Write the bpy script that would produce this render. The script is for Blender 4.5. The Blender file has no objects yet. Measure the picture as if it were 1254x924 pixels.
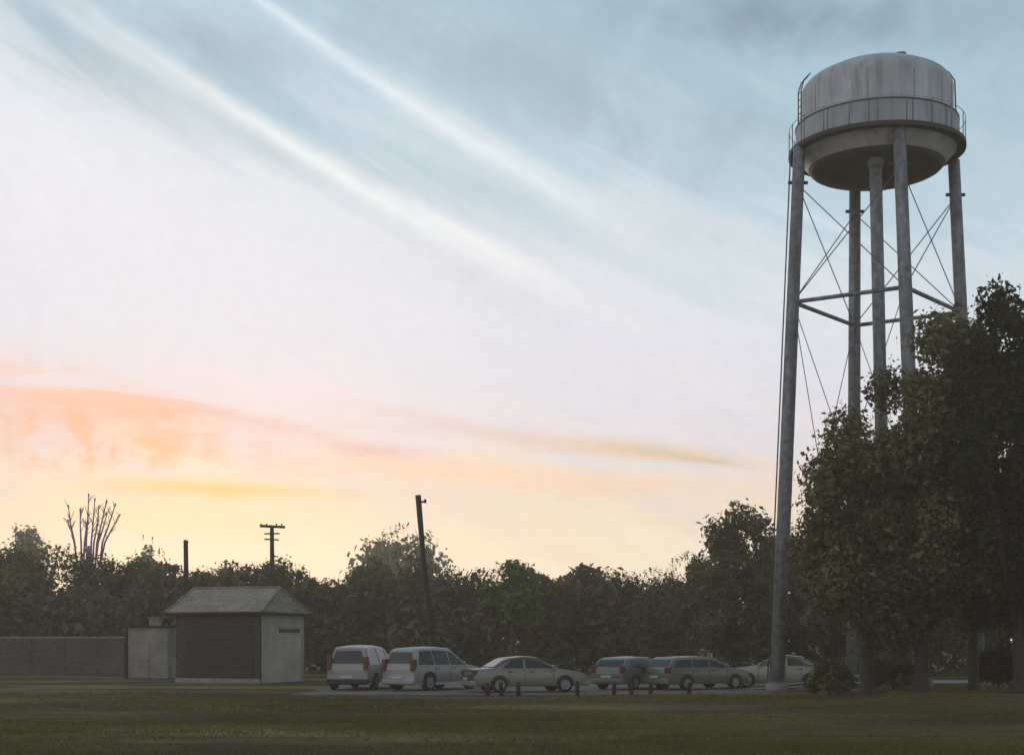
import bpy, bmesh, math, random
import numpy as np
from mathutils import Vector, Matrix

R = math.radians
sc = bpy.context.scene
COL = sc.collection

# ------------------------------------------------------------------ camera
F, CX, HZ, EYE, W, H = 1780.0, 627.0, 786.0, 2.0, 1254.0, 924.0
cam_d = bpy.data.cameras.new('camera'); cam = bpy.data.objects.new('camera', cam_d)
COL.objects.link(cam); sc.camera = cam
cam.location = (0, 0, EYE); cam.rotation_euler = (R(90), 0, 0)
cam_d.sensor_width = 36; cam_d.lens = 36*F/W
cam_d.shift_y = (HZ-H/2)/W
cam_d.clip_end = 3000; cam_d.clip_start = 0.5

def GX(px, Y): return (px-CX)/F*Y
def GZ(py, Y): return EYE+(HZ-py)/F*Y
def sstep(a, b, x):
    t = min(1, max(0, (x-a)/(b-a))); return t*t*(3-2*t)
def ground_z(x, y):
    return 0.24*sstep(11.2, 14.5, x)*sstep(38, 50, y)

# ------------------------------------------------------------------ helpers
def link(o): COL.objects.link(o); return o
def empty(name, loc=(0, 0, 0), rz=0):
    o = bpy.data.objects.new(name, None); link(o)
    o.empty_display_size = 0.3
    o.location = loc; o.rotation_euler = (0, 0, rz); return o
def tag(o, label=None, cat=None, group=None, kind=None):
    if label: o['label'] = label
    if cat: o['category'] = cat
    if group: o['group'] = group
    if kind: o['kind'] = kind
    return o

class MB:
    """collects simple shapes into one mesh"""
    def __init__(s): s.v = []; s.f = []; s.smooth = []
    def add(s, vs, fs, smooth=False):
        n = len(s.v); s.v += [tuple(v) for v in vs]
        s.f += [tuple(i+n for i in f) for f in fs]; s.smooth += [smooth]*len(fs); return s
    def box(s, x0, x1, y0, y1, z0, z1, m=None):
        vs = [(x, y, z) for z in (z0, z1) for x, y in ((x0, y0), (x1, y0), (x1, y1), (x0, y1))]
        if m: vs = [m @ Vector(v) for v in vs]
        return s.add(vs, [(3, 2, 1, 0), (4, 5, 6, 7), (0, 1, 5, 4), (1, 2, 6, 5), (2, 3, 7, 6), (3, 0, 4, 7)])
    def tube(s, pts, rad, n=8, cap=True):
        pts = [Vector(p) for p in pts]
        if not hasattr(rad, '__len__'): rad = [rad]*len(pts)
        vs, fs = [], []
        for i, p in enumerate(pts):
            d = (pts[min(i+1, len(pts)-1)]-pts[max(i-1, 0)]).normalized()
            a = d.cross(Vector((0, 1, 0)) if abs(d.y) < .9 else Vector((1, 0, 0))).normalized(); b = d.cross(a)
            for k in range(n):
                t = 2*math.pi*k/n; vs.append(p+(a*math.cos(t)+b*math.sin(t))*rad[i])
        for i in range(len(pts)-1):
            for k in range(n):
                fs.append((i*n+k, i*n+(k+1) % n, (i+1)*n+(k+1) % n, (i+1)*n+k))
        s.add(vs, fs, True)
        if cap:
            o = len(s.v)-len(vs)
            s.f.append(tuple(o+k for k in range(n))[::-1]); s.smooth.append(False)
            s.f.append(tuple(o+(len(pts)-1)*n+k for k in range(n))); s.smooth.append(False)
        return s
    def lathe(s, prof, n=64, c=(0, 0), smooth=True, closed=False):
        vs, fs = [], []
        for r, z in prof:
            for k in range(n):
                t = 2*math.pi*k/n; vs.append((c[0]+r*math.cos(t), c[1]+r*math.sin(t), z))
        m = len(prof)
        for i in range(m if closed else m-1):
            j = (i+1) % m
            for k in range(n):
                fs.append((i*n+k, i*n+(k+1) % n, j*n+(k+1) % n, j*n+k))
        return s.add(vs, fs, smooth)
    def build(s, name, mat, parent=None, loc=None):
        me = bpy.data.meshes.new(name); me.from_pydata(s.v, [], s.f)
        me.polygons.foreach_set('use_smooth', s.smooth)
        me.materials.append(mat); me.update()
        bm = bmesh.new(); bm.from_mesh(me); bmesh.ops.recalc_face_normals(bm, faces=bm.faces); bm.to_mesh(me); bm.free()
        o = bpy.data.objects.new(name, me); link(o)
        if parent: o.parent = parent
        if loc: o.location = loc
        return o
def bevel(o, w=0.02, seg=2):
    m = o.modifiers.new('bevel', 'BEVEL'); m.width = w; m.segments = seg; m.limit_method = 'ANGLE'; m.angle_limit = R(40); return o

def lin(c):
    return tuple(((v/255)/12.92 if v/255 <= .04045 else ((v/255+.055)/1.055)**2.4) for v in c)

# ------------------------------------------------------------------ materials
def mat(name, col, rough=.8, metal=0, var=.25, scale=3, stretch=(1, 1, 1), col2=None, spec=.3, trans=0, bump=0, fine=0, streak=0):
    m = bpy.data.materials.new(name); m.use_nodes = True; nt = m.node_tree; N = nt.nodes; L = nt.links
    b = N['Principled BSDF']; b.inputs['Roughness'].default_value = rough; b.inputs['Metallic'].default_value = metal
    b.inputs['Specular IOR Level'].default_value = spec
    tc = N.new('ShaderNodeTexCoord'); mp = N.new('ShaderNodeMapping'); mp.inputs['Scale'].default_value = stretch
    L.new(tc.outputs['Object'], mp.inputs[0])
    nz = N.new('ShaderNodeTexNoise'); nz.inputs['Scale'].default_value = scale; nz.inputs['Detail'].default_value = 6; nz.inputs['Roughness'].default_value = .65
    L.new(mp.outputs[0], nz.inputs['Vector'])
    rp = N.new('ShaderNodeValToRGB'); rp.color_ramp.elements[0].position = .3; rp.color_ramp.elements[1].position = .7
    c2 = col2 if col2 else tuple(c*(1+var) for c in col)
    c1 = tuple(c*(1-var) for c in col) if not col2 else col
    rp.color_ramp.elements[0].color = (*c1, 1); rp.color_ramp.elements[1].color = (*c2, 1)
    L.new(nz.outputs[0], rp.inputs[0])
    out = rp.outputs[0]
    if fine:
        n2 = N.new('ShaderNodeTexNoise'); n2.inputs['Scale'].default_value = fine; n2.inputs['Detail'].default_value = 4
        L.new(tc.outputs['Object'], n2.inputs['Vector'])
        mr = N.new('ShaderNodeMapRange'); mr.inputs[1].default_value = .3; mr.inputs[2].default_value = .7; mr.inputs[3].default_value = .6; mr.inputs[4].default_value = 1.35
        L.new(n2.outputs[0], mr.inputs[0])
        mx = N.new('ShaderNodeVectorMath'); mx.operation = 'SCALE'; L.new(out, mx.inputs[0]); L.new(mr.outputs[0], mx.inputs[3]); out = mx.outputs[0]
    if streak:       # rust and dirt runs
        m3 = N.new('ShaderNodeMapping'); m3.inputs['Scale'].default_value = (3.2, 3.2, .22); L.new(tc.outputs['Object'], m3.inputs[0])
        n3 = N.new('ShaderNodeTexNoise'); n3.inputs['Scale'].default_value = 1; n3.inputs['Detail'].default_value = 6; n3.inputs['Roughness'].default_value = .7; L.new(m3.outputs[0], n3.inputs['Vector'])
        r3 = N.new('ShaderNodeMapRange'); r3.inputs[1].default_value = .5; r3.inputs[2].default_value = .72; r3.inputs[3].default_value = 0; r3.inputs[4].default_value = .7; L.new(n3.outputs[0], r3.inputs[0])
        x3 = N.new('ShaderNodeMix'); x3.data_type = 'RGBA'; L.new(r3.outputs[0], x3.inputs[0]); L.new(out, x3.inputs[6]); x3.inputs[7].default_value = (.15, .12, .10, 1); out = x3.outputs[2]
    L.new(out, b.inputs['Base Color'])
    if bump:
        bp = N.new('ShaderNodeBump'); bp.inputs['Strength'].default_value = bump; bp.inputs['Distance'].default_value = .05
        L.new(nz.outputs[0], bp.inputs['Height']); L.new(bp.outputs[0], b.inputs['Normal'])
    if trans:
        t = N.new('ShaderNodeBsdfTranslucent'); L.new(out, t.inputs[0])
        mi = N.new('ShaderNodeMixShader'); mi.inputs[0].default_value = trans
        L.new(b.outputs[0], mi.inputs[1]); L.new(t.outputs[0], mi.inputs[2]); L.new(mi.outputs[0], N['Material Output'].inputs[0])
    return m

def glass_mat(name, col=(.02, .02, .022)):
    m = mat(name, col, rough=.18, var=.2, scale=2, spec=.4); return m

M = {}
M['leaf'] = mat('foliage olive brown', (.125, .104, .062), .75, var=.4, scale=.55, trans=.25, spec=.1, fine=2.5)
M['leaf_dark'] = mat('foliage dark', (.10, .084, .052), .75, var=.45, scale=.5, trans=.2, spec=.1, fine=2.5)
M['leaf_big'] = mat('foliage big tree', (.06, .054, .028), .75, var=.3, scale=.36, col2=(.185, .182, .08), trans=.22, spec=.1, fine=2.2)
M['leaf_edge'] = mat('foliage very dark', (.034, .033, .021), .75, var=.35, scale=.45, trans=.2, spec=.1, fine=2.2)
M['leaf_green'] = mat('foliage fresh green', (.10, .15, .03), .75, var=.35, scale=.7, trans=.25, spec=.1)
M['leaf_hazed'] = mat('foliage with haze in colour', (.22, .21, .17), .8, var=.3, scale=.5, trans=.25, spec=.1)  # far trees: fading by haze is put into the leaf colour
M['bark'] = mat('bark', (.045, .04, .034), .95, var=.4, scale=4, stretch=(3, 3, .5), bump=.5)
M['purple_bark'] = mat('purple twig bark', (.30, .17, .36), .9, var=.25, scale=3)
M['steel'] = mat('aged pale grey steel', (.38, .40, .44), .55, .1, var=.3, scale=.55, stretch=(1, 1, .6), streak=1)
M['steel_band'] = mat('blue grey steel band', (.29, .32, .365), .55, .1, var=.22, scale=.6, stretch=(1, 1, .5), streak=1)
M['steel_shade'] = mat('dark steel with underside shade', (.055, .052, .05), .7, .1, var=.35, scale=1.1)  # tank bowl: shade of its downward face painted in as darker grey
M['steel_leg'] = mat('streaked grey leg steel', (.155, .165, .185), .6, .1, var=.5, scale=1.5, stretch=(2, 2, .12), fine=4)
M['steel_black'] = mat('dark walkway steel', (.04, .038, .036), .7, .1, var=.3, scale=2)
M['seam'] = mat('weld seam', (.1, .1, .105), .7, .1, var=.3, scale=3)
M['rod'] = mat('thin rod steel', (.10, .11, .13), .6, .2, var=.2, scale=2)
M['concrete'] = mat('concrete', (.2, .19, .17), .95, var=.25, scale=3, fine=20)
M['roof'] = mat('weathered roof felt', (.22, .195, .16), .95, var=.28, scale=1.3, stretch=(1, 1, 2), fine=9)
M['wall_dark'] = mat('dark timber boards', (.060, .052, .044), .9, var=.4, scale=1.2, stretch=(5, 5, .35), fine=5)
M['door_dark'] = mat('dark garage door', (.042, .037, .033), .85, var=.35, scale=1.3, stretch=(.4, .4, 3))
M['wall_lit'] = mat('end wall with light in colour', (.38, .34, .285), .95, var=.25, scale=.8)  # shed end wall: light from the right painted in as a paler tone
M['wall_grey'] = mat('grey render', (.25, .23, .20), .95, var=.35, scale=.8)
M['trim_dark'] = mat('dark trim', (.02, .018, .016), .8, var=.3, scale=3)
M['low_wall'] = mat('low grey wall', (.095, .085, .072), .95, var=.3, scale=.5, fine=6)
M['wood_dark'] = mat('dark weathered pole wood', (.03, .026, .024), .95, var=.4, scale=3, stretch=(4, 4, .4))
M['glass'] = glass_mat('dark car glass')
M['tyre'] = mat('tyre rubber', (.02, .02, .02), .9, var=.2)
M['rim'] = mat('wheel rim', (.22, .22, .22), .45, .5, var=.2)
M['tail'] = mat('dull red lens', (.10, .018, .015), .3, var=.2, spec=.5)
M['lens'] = mat('pale lens', (.4, .4, .38), .2, var=.1, spec=.5)
M['blackplastic'] = mat('black plastic', (.025, .025, .025), .7, var=.2)
PAINT = {k: mat('car paint '+k, tuple(q*.64 for q in c), .28, .15, var=.05, scale=.8, spec=.5) for k, c in {
    'pinkish beige': (.40, .36, .325), 'pale silver': (.42, .395, .37), 'silver grey': (.33, .315, .295),
    'dull grey': (.21, .20, .185), 'mid grey': (.25, .24, .225), 'off white': (.44, .42, .385)}.items()}
M['post'] = mat('dark post wood', (.03, .025, .022), .9, var=.3, scale=5)
M['gravel'] = mat('car park gravel', (.135, .118, .095), .95, var=.35, scale=.8, fine=14, bump=.3)
M['lane'] = mat('pale lane', (.22, .20, .17), .95, var=.3, scale=.6, fine=10)
M['grass'] = mat('grass blades', (.066, .053, .020), .8, col2=(.20, .165, .052), scale=.25, stretch=(.5, 1.6, 1), trans=.2, spec=.15)

# soil / turf with dark and bright drifts
def ground_mat():
    m = bpy.data.materials.new('turf'); m.use_nodes = True; nt = m.node_tree; N = nt.nodes; L = nt.links
    b = N['Principled BSDF']; b.inputs['Roughness'].default_value = .95; b.inputs['Specular IOR Level'].default_value = .1
    tc = N.new('ShaderNodeTexCoord')
    def noise(scale, st, det=5):
        mp = N.new('ShaderNodeMapping'); mp.inputs['Scale'].default_value = st; L.new(tc.outputs['Object'], mp.inputs[0])
        n = N.new('ShaderNodeTexNoise'); n.inputs['Scale'].default_value = scale; n.inputs['Detail'].default_value = det; n.inputs['Roughness'].default_value = .6
        L.new(mp.outputs[0], n.inputs['Vector']); return n
    n1 = noise(.16, (.5, 1.3, 1)); r1 = N.new('ShaderNodeValToRGB')
    e = r1.color_ramp.elements; e[0].position = .38; e[0].color = (.028, .021, .010, 1); e[1].position = .66; e[1].color = (.19, .152, .05, 1)
    x = e.new(.5); x.color = (.078, .060, .025, 1)
    L.new(n1.outputs[0], r1.inputs[0])
    n2 = noise(9, (1, 1, 1), 6); mr = N.new('ShaderNodeMapRange'); mr.inputs[1].default_value = .3; mr.inputs[2].default_value = .7; mr.inputs[3].default_value = .55; mr.inputs[4].default_value = 1.5
    L.new(n2.outputs[0], mr.inputs[0])
    s = N.new('ShaderNodeVectorMath'); s.operation = 'SCALE'; L.new(r1.outputs[0], s.inputs[0]); L.new(mr.outputs[0], s.inputs[3])
    L.new(s.outputs[0], b.inputs['Base Color'])
    bp = N.new('ShaderNodeBump'); bp.inputs['Strength'].default_value = .6; bp.inputs['Distance'].default_value = .08
    L.new(n2.outputs[0], bp.inputs['Height']); L.new(bp.outputs[0], b.inputs['Normal'])
    return m
M['turf'] = ground_mat()

# ------------------------------------------------------------------ world: sky
def make_sky(sun_el, sun_az):
    w = bpy.data.worlds.new('World'); sc.world = w; w.use_nodes = True
    nt = w.node_tree; N = nt.nodes; L = nt.links
    bg = N['Background']; bg.inputs['Strength'].default_value = .1
    def val(x):
        return x
    def setin(n, i, x):
        if isinstance(x, (int, float)): n.inputs[i].default_value = x
        else: L.new(x, n.inputs[i])
    def ma(op, a, b=0.0, c=0.0, clamp=False):
        n = N.new('ShaderNodeMath'); n.operation = op; n.use_clamp = clamp
        setin(n, 0, a); setin(n, 1, b); setin(n, 2, c); return n.outputs[0]
    def mapr(x, a, b, c, d, smooth=True):
        n = N.new('ShaderNodeMapRange'); n.interpolation_type = 'SMOOTHSTEP' if smooth else 'LINEAR'
        setin(n, 0, x); n.inputs[1].default_value = a; n.inputs[2].default_value = b; n.inputs[3].default_value = c; n.inputs[4].default_value = d
        return n.outputs[0]
    def mixc(f, a, b, blend='MIX'):
        n = N.new('ShaderNodeMix'); n.data_type = 'RGBA'; n.blend_type = blend
        setin(n, 0, f)
        for i, x in ((6, a), (7, b)):
            if isinstance(x, tuple): n.inputs[i].default_value = (*x, 1)
            else: L.new(x, n.inputs[i])
        return n.outputs[2]
    tc = N.new('ShaderNodeTexCoord'); sp = N.new('ShaderNodeSeparateXYZ'); L.new(tc.outputs['Generated'], sp.inputs[0])
    X, Y, Z = sp.outputs
    az = ma('MULTIPLY', ma('ARCTAN2', X, Y), 180/math.pi)
    el = ma('MULTIPLY', ma('ARCSINE', Z), 180/math.pi)
    def pix(px, py):                # direction of a point of the sky: azimuth, elevation in degrees
        dx, dz = (px-CX)/F, (HZ-py)/F
        return math.degrees(math.atan(dx)), math.degrees(math.atan(dz/math.hypot(1, dx)))
    K = math.degrees(1/F)           # degrees for a small step
    def noise(scale, vec, det=4, rough=.55, dist=0):
        n = N.new('ShaderNodeTexNoise'); n.inputs['Scale'].default_value = scale; n.inputs['Detail'].default_value = det
        n.inputs['Roughness'].default_value = rough; n.inputs['Distortion'].default_value = dist
        L.new(vec, n.inputs['Vector']); return n.outputs[0]
    def comb(a, b, c=0.0):
        n = N.new('ShaderNodeCombineXYZ'); setin(n, 0, a); setin(n, 1, b); setin(n, 2, c); return n.outputs[0]
    # axes along and across the wind-drawn cirrus (falls to the right)
    th = R(-27)
    along = ma('SUBTRACT', ma('MULTIPLY', az, math.cos(th)), ma('MULTIPLY', el, -math.sin(th)))
    across = ma('ADD', ma('MULTIPLY', az, -math.sin(th)), ma('MULTIPLY', el, math.cos(th)))
    wob = noise(.16, comb(az, el), 4)
    wob2 = noise(.5, comb(az, el, 7.0), 5, .6)
    n_str = noise(1.0, comb(ma('MULTIPLY', along, .06), ma('MULTIPLY', across, .42), 3.0), 5, .6, .6)
    n_flat = noise(1.0, comb(ma('MULTIPLY', az, .07), ma('MULTIPLY', el, .55), 11.0), 5, .6, .7)
    n_pat = noise(.22, comb(az, el, 21.0), 5, .6, .4)
    # colour by height, tilted higher up
    tilt = mapr(el, 5, 15, 0, .225)
    t = ma('ADD', el, ma('MULTIPLY', tilt, az))
    n_fib = noise(1.0, comb(ma('MULTIPLY', along, .16), ma('MULTIPLY', across, 1.7), 5.0), 6, .68, .5)
    t = ma('ADD', t, ma('MULTIPLY', ma('SUBTRACT', n_fib, .5), 3.6))
    t = ma('MAXIMUM', t, ma('MINIMUM', el, 12.0))
    t = ma('ADD', t, ma('MULTIPLY', ma('SUBTRACT', wob, .5), 3.5))
    t = ma('ADD', t, ma('MULTIPLY', ma('SUBTRACT', n_str, .5), 8.0))
    rp = N.new('ShaderNodeValToRGB'); cr = rp.color_ramp; cr.interpolation = 'EASE'
    L.new(ma('DIVIDE', t, 40.0, clamp=True), rp.inputs[0])
    stops = [(0, (252, 238, 216)), (2.6, (253, 239, 218)), (4.6, (250, 231, 212)), (6.6, (242, 226, 218)), (8.0, (228, 222, 230)), (11.5, (219, 220, 232)),
             (14.3, (216, 221, 230)), (17.2, (203, 216, 224)), (19.5, (180, 203, 216)), (23.5, (162, 189, 206)), (29, (150, 178, 196)), (40, (140, 163, 180))]
    while len(cr.elements) > 1: cr.elements.remove(cr.elements[0])
    for i, (d, c) in enumerate(stops):
        e = cr.elements[0] if i == 0 else cr.elements.new(d/40)
        e.position = d/40; e.color = (*lin(c), 1)
    col = rp.outputs[0]
    # soft shapes: a rotated gaussian in azimuth/elevation, broken up by noise
    cache = {}
    def P_of(k):                    # direction, stirred a little so that edges break up
        if ('P', k) not in cache: cache[('P', k)] = comb(az, ma('ADD', el, ma('MULTIPLY', ma('SUBTRACT', wob2, .5), k)))
        return cache[('P', k)]
    def gate(nz, lo, hi):
        key = (nz.node.name, lo, hi)
        if key not in cache: cache[key] = mapr(nz, lo, hi, .25, 1.1)
        return cache[key]
    def puff(px, py, rx, ry, ang, rgb, amt, nz=None, lo=.35, hi=.65):
        nonlocal col
        a0, e0 = pix(px, py)
        mp = N.new('ShaderNodeMapping'); mp.vector_type = 'TEXTURE'; L.new(P_of(.35 if ry < 12 else .9 if ry < 25 else 1.6), mp.inputs[0])
        mp.inputs['Location'].default_value = (a0, e0, 0); mp.inputs['Rotation'].default_value = (0, 0, R(-ang)); mp.inputs['Scale'].default_value = (rx*K, ry*K, 1)
        dt = N.new('ShaderNodeVectorMath'); dt.operation = 'DOT_PRODUCT'; L.new(mp.outputs[0], dt.inputs[0]); L.new(mp.outputs[0], dt.inputs[1])
        g = ma('POWER', math.exp(-1), dt.outputs['Value'])
        g = ma('MULTIPLY', g, ma('MULTIPLY', gate(nz, lo, hi), amt)) if nz is not None else ma('MULTIPLY', g, amt)
        col = mixc(g, col, lin(rgb))
    # grey blue washes high up
    puff(800, 150, 170, 60, 10, (138, 160, 174), .65, n_pat)
    puff(1000, 20, 240, 34, 4, (120, 144, 162), .85, n_pat)
    puff(1210, 60, 90, 60, 0, (140, 166, 182), .6, wob2)
    puff(560, 60, 220, 50, 12, (150, 173, 186), .6, n_pat)
    puff(190, 28, 170, 34, 14, (140, 160, 172), .75, n_pat)
    puff(80, 85, 150, 24, 24, (158, 177, 188), .9, n_str)
    puff(60, 40, 150, 26, 18, (160, 182, 194), .8, n_str)
    puff(260, 135, 150, 18, 27, (160, 178, 188), .6, n_str)
    puff(430, 175, 190, 26, 28, (158, 186, 202), .75, n_str)
    puff(610, 235, 130, 22, 24, (170, 194, 208), .6, n_str)
    puff(1190, 200, 90, 140, 0, (172, 194, 204), .5, n_pat)
    puff(850, 285, 90, 24, 10, (190, 200, 210), .5, n_pat)
    puff(600, 345, 150, 26, 22, (207, 207, 220), .5, n_str)
    # the two long white streaks
    puff(480, 112, 235, 7.5, 28.5, (224, 234, 238), .95, n_str, .2, .6)
    puff(620, 190, 150, 13, 27, (220, 229, 234), .6, n_str, .2, .6)
    puff(400, 205, 280, 9, 27.5, (226, 232, 235), .95, n_str, .2, .6)
    puff(600, 305, 150, 10, 27, (232, 233, 237), .85, n_str, .2, .6)
    puff(180, 80, 160, 9, 26, (205, 217, 222), .7, n_str, .2, .6)
    puff(40, 215, 190, 70, 12, (228, 229, 234), .7, wob)
    # warm bands low down
    puff(150, 498, 260, 34, 6, (242, 190, 172), .9, n_flat, .42, .6)
    puff(70, 515, 110, 20, 2, (238, 166, 138), .75, wob2, .42, .6)
    puff(190, 505, 60, 10, 4, (234, 165, 145), .5, wob2, .4, .6)
    puff(135, 545, 170, 30, 0, (245, 186, 150), .95, wob2, .38, .62)
    puff(110, 548, 60, 14, 0, (238, 165, 128), .6, wob2, .4, .6)
    puff(330, 520, 140, 10, 13, (226, 178, 168), .7, n_flat, .3, .6)
    puff(440, 548, 60, 7, 3, (230, 170, 160), .7, n_flat, .3, .6)
    puff(330, 470, 200, 22, 10, (232, 215, 220), .5, n_flat)
    puff(260, 598, 130, 9, 1, (247, 208, 138), .95, n_flat, .25, .55)
    puff(240, 628, 220, 34, 0, (254, 230, 182), .6, n_flat)
    puff(330, 672, 330, 22, 0, (255, 240, 212), .7)
    puff(560, 575, 190, 12, 3, (247, 216, 190), .75, n_flat)
    puff(700, 590, 200, 14, 3, (249, 219, 190), .65, n_flat)
    puff(590, 528, 150, 10, 11, (226, 200, 200), .6, n_flat, .3, .6)
    puff(790, 552, 110, 10, 7, (220, 192, 160), .8, n_flat, .25, .6)
    puff(690, 545, 70, 9, 3, (232, 205, 182), .7, n_flat)
    puff(870, 566, 40, 4, 10, (196, 160, 122), .6, n_flat)
    puff(790, 570, 150, 6, 4, (222, 226, 232), .6, n_flat)
    # fine mottle everywhere
    mot = mapr(noise(1.6, comb(az, el, 31.0), 6, .7), .3, .7, .98, 1.02)
    n = N.new('ShaderNodeVectorMath'); n.operation = 'SCALE'; L.new(col, n.inputs[0])
    # away from the sunset the sky is dimmer
    dim = mapr(Y, -.25, .72, .95, 1.0)
    L.new(ma('MULTIPLY', ma('MULTIPLY', mot, dim), 12.6), n.inputs[3])
    sky = N.new('ShaderNodeTexSky'); sky.sky_type = 'NISHITA'; sky.sun_disc = False
    sky.sun_elevation = sun_el; sky.sun_rotation = sun_az; sky.air_density = 1; sky.dust_density = 2
    final = mixc(.94, sky.outputs[0], n.outputs[0])
    L.new(final, bg.inputs['Color'])
SUN_EL, SUN_AZ = R(5), R(-12)
make_sky(SUN_EL, SUN_AZ)
sd = bpy.data.lights.new('sun', 'SUN'); sd.energy = .5; sd.angle = R(6); sd.color = (1, .82, .62)
so = bpy.data.objects.new('sun', sd); link(so)
dirv = Vector((math.sin(SUN_AZ)*math.cos(SUN_EL), math.cos(SUN_AZ)*math.cos(SUN_EL), math.sin(SUN_EL)))
so.rotation_euler = (-dirv).to_track_quat('-Z', 'Y').to_euler(); so.location = (-40, 200, 60)

# ------------------------------------------------------------------ ground
def ground():
    xs = np.concatenate([np.linspace(-900, -45, 12), np.linspace(-40, 40, 81), np.linspace(45, 900, 12)])
    ys = np.concatenate([np.linspace(-200, 8, 8), np.linspace(10, 80, 71), np.linspace(85, 1500, 14)])
    v = [(x, y, ground_z(x, y)) for y in ys for x in xs]; nx = len(xs)
    f = [(j*nx+i, j*nx+i+1, (j+1)*nx+i+1, (j+1)*nx+i) for j in range(len(ys)-1) for i in range(nx-1)]
    mb = MB(); mb.add(v, f, True); o = mb.build('ground', M['turf']); o['kind'] = 'structure'; return o
ground()
def sheet(name, x0, x1, y0, y1, m, dz=.006, nx=24, ny=8, wob=.35):
    rng = random.Random(name)
    v = []
    for j in range(ny+1):
        for i in range(nx+1):
            x = x0+(x1-x0)*i/nx; y = y0+(y1-y0)*j/ny
            if j in (0, ny): y += rng.uniform(-wob, wob)
            if i in (0, nx): x += rng.uniform(-wob, wob)
            v.append((x, y, ground_z(x, y)+dz))
    n = nx+1
    f = [(j*n+i, j*n+i+1, (j+1)*n+i+1, (j+1)*n+i) for j in range(ny) for i in range(nx)]
    mb = MB(); mb.add(v, f, True); o = mb.build(name, m); o['kind'] = 'structure'; return o
sheet('car_park', -8.2, 10.4, 55.2, 74, M['gravel'])
sheet('lane', 10.2, 60, 61.5, 67, M['lane'], dz=.03)

# grass: blades in small tufts, one object
def grass():
    rng = np.random.default_rng(4)
    n = 52000
    y = 24+ (rng.random(n)**1.25)*33
    x = (rng.random(n)*2-1)*(y*.38+1.5)
    drift = np.sin(x*.35+y*.22)+np.sin(x*.13-y*.5+1)+rng.normal(0, .6, n)
    keep = (drift > -.9) & ~((x > -8) & (x < 10.2) & (y > 55))
    x, y, drift = x[keep], y[keep], drift[keep]
    k = 4; n = len(x)
    bx = np.repeat(x, k)+rng.normal(0, .06, n*k); by = np.repeat(y, k)+rng.normal(0, .06, n*k)
    h = np.repeat(.06+.05*np.clip(drift, 0, 2), k)*rng.uniform(.6, 1.6, n*k)
    a = rng.uniform(0, math.pi, n*k); wd = rng.uniform(.006, .014, n*k)
    ln = rng.normal(0, .5, (n*k, 2))*h[:, None]
    bz = np.array([ground_z(p, q) for p, q in zip(bx, by)])-.005
    V = np.zeros((n*k, 3, 3))
    V[:, 0] = np.stack([bx-np.cos(a)*wd, by-np.sin(a)*wd, bz], 1)
    V[:, 1] = np.stack([bx+np.cos(a)*wd, by+np.sin(a)*wd, bz], 1)
    V[:, 2] = np.stack([bx+ln[:, 0], by+ln[:, 1], bz+h], 1)
    return np_mesh('grass', V, M['grass'])
def np_mesh(name, V, material, parent=None):
    """V: (faces, corners, 3) loose little faces"""
    nf, c = V.shape[:2]
    me = bpy.data.meshes.new(name); me.vertices.add(nf*c); me.loops.add(nf*c); me.polygons.add(nf)
    me.vertices.foreach_set('co', V.reshape(-1).astype(np.float32))
    me.loops.foreach_set('vertex_index', np.arange(nf*c, dtype=np.int32))
    me.polygons.foreach_set('loop_start', np.arange(0, nf*c, c, dtype=np.int32))
    me.update(calc_edges=True); me.materials.append(material)
    o = bpy.data.objects.new(name, me); link(o)
    if parent: o.parent = parent
    return o
g = grass(); tag(g, 'short rough olive grass over the dark field in front', 'grass', kind='stuff')

# ------------------------------------------------------------------ trees
def leaf_faces(rng, P, nrm, size, jitter=.8, aspect=.6):
    n = len(P)
    d = nrm+rng.normal(0, jitter, (n, 3)); d /= np.linalg.norm(d, axis=1)[:, None]+1e-9
    t = rng.normal(0, 1, (n, 3)); t -= d*np.sum(t*d, 1)[:, None]; t /= np.linalg.norm(t, axis=1)[:, None]+1e-9
    b = np.cross(d, t); s = size*np.clip(np.exp(rng.normal(-.1, .38, n)), .4, 2.2)
    V = np.zeros((n, 4, 3))
    V[:, 0] = P-t*(s*.5)[:, None]
    V[:, 1] = P+b*(s*.5*aspect)[:, None]-t*(s*.05)[:, None]+d*(s*.08)[:, None]
    V[:, 2] = P+t*(s*.5)[:, None]
    V[:, 3] = P-b*(s*.5*aspect)[:, None]-t*(s*.05)[:, None]+d*(s*.08)[:, None]
    return V

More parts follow.
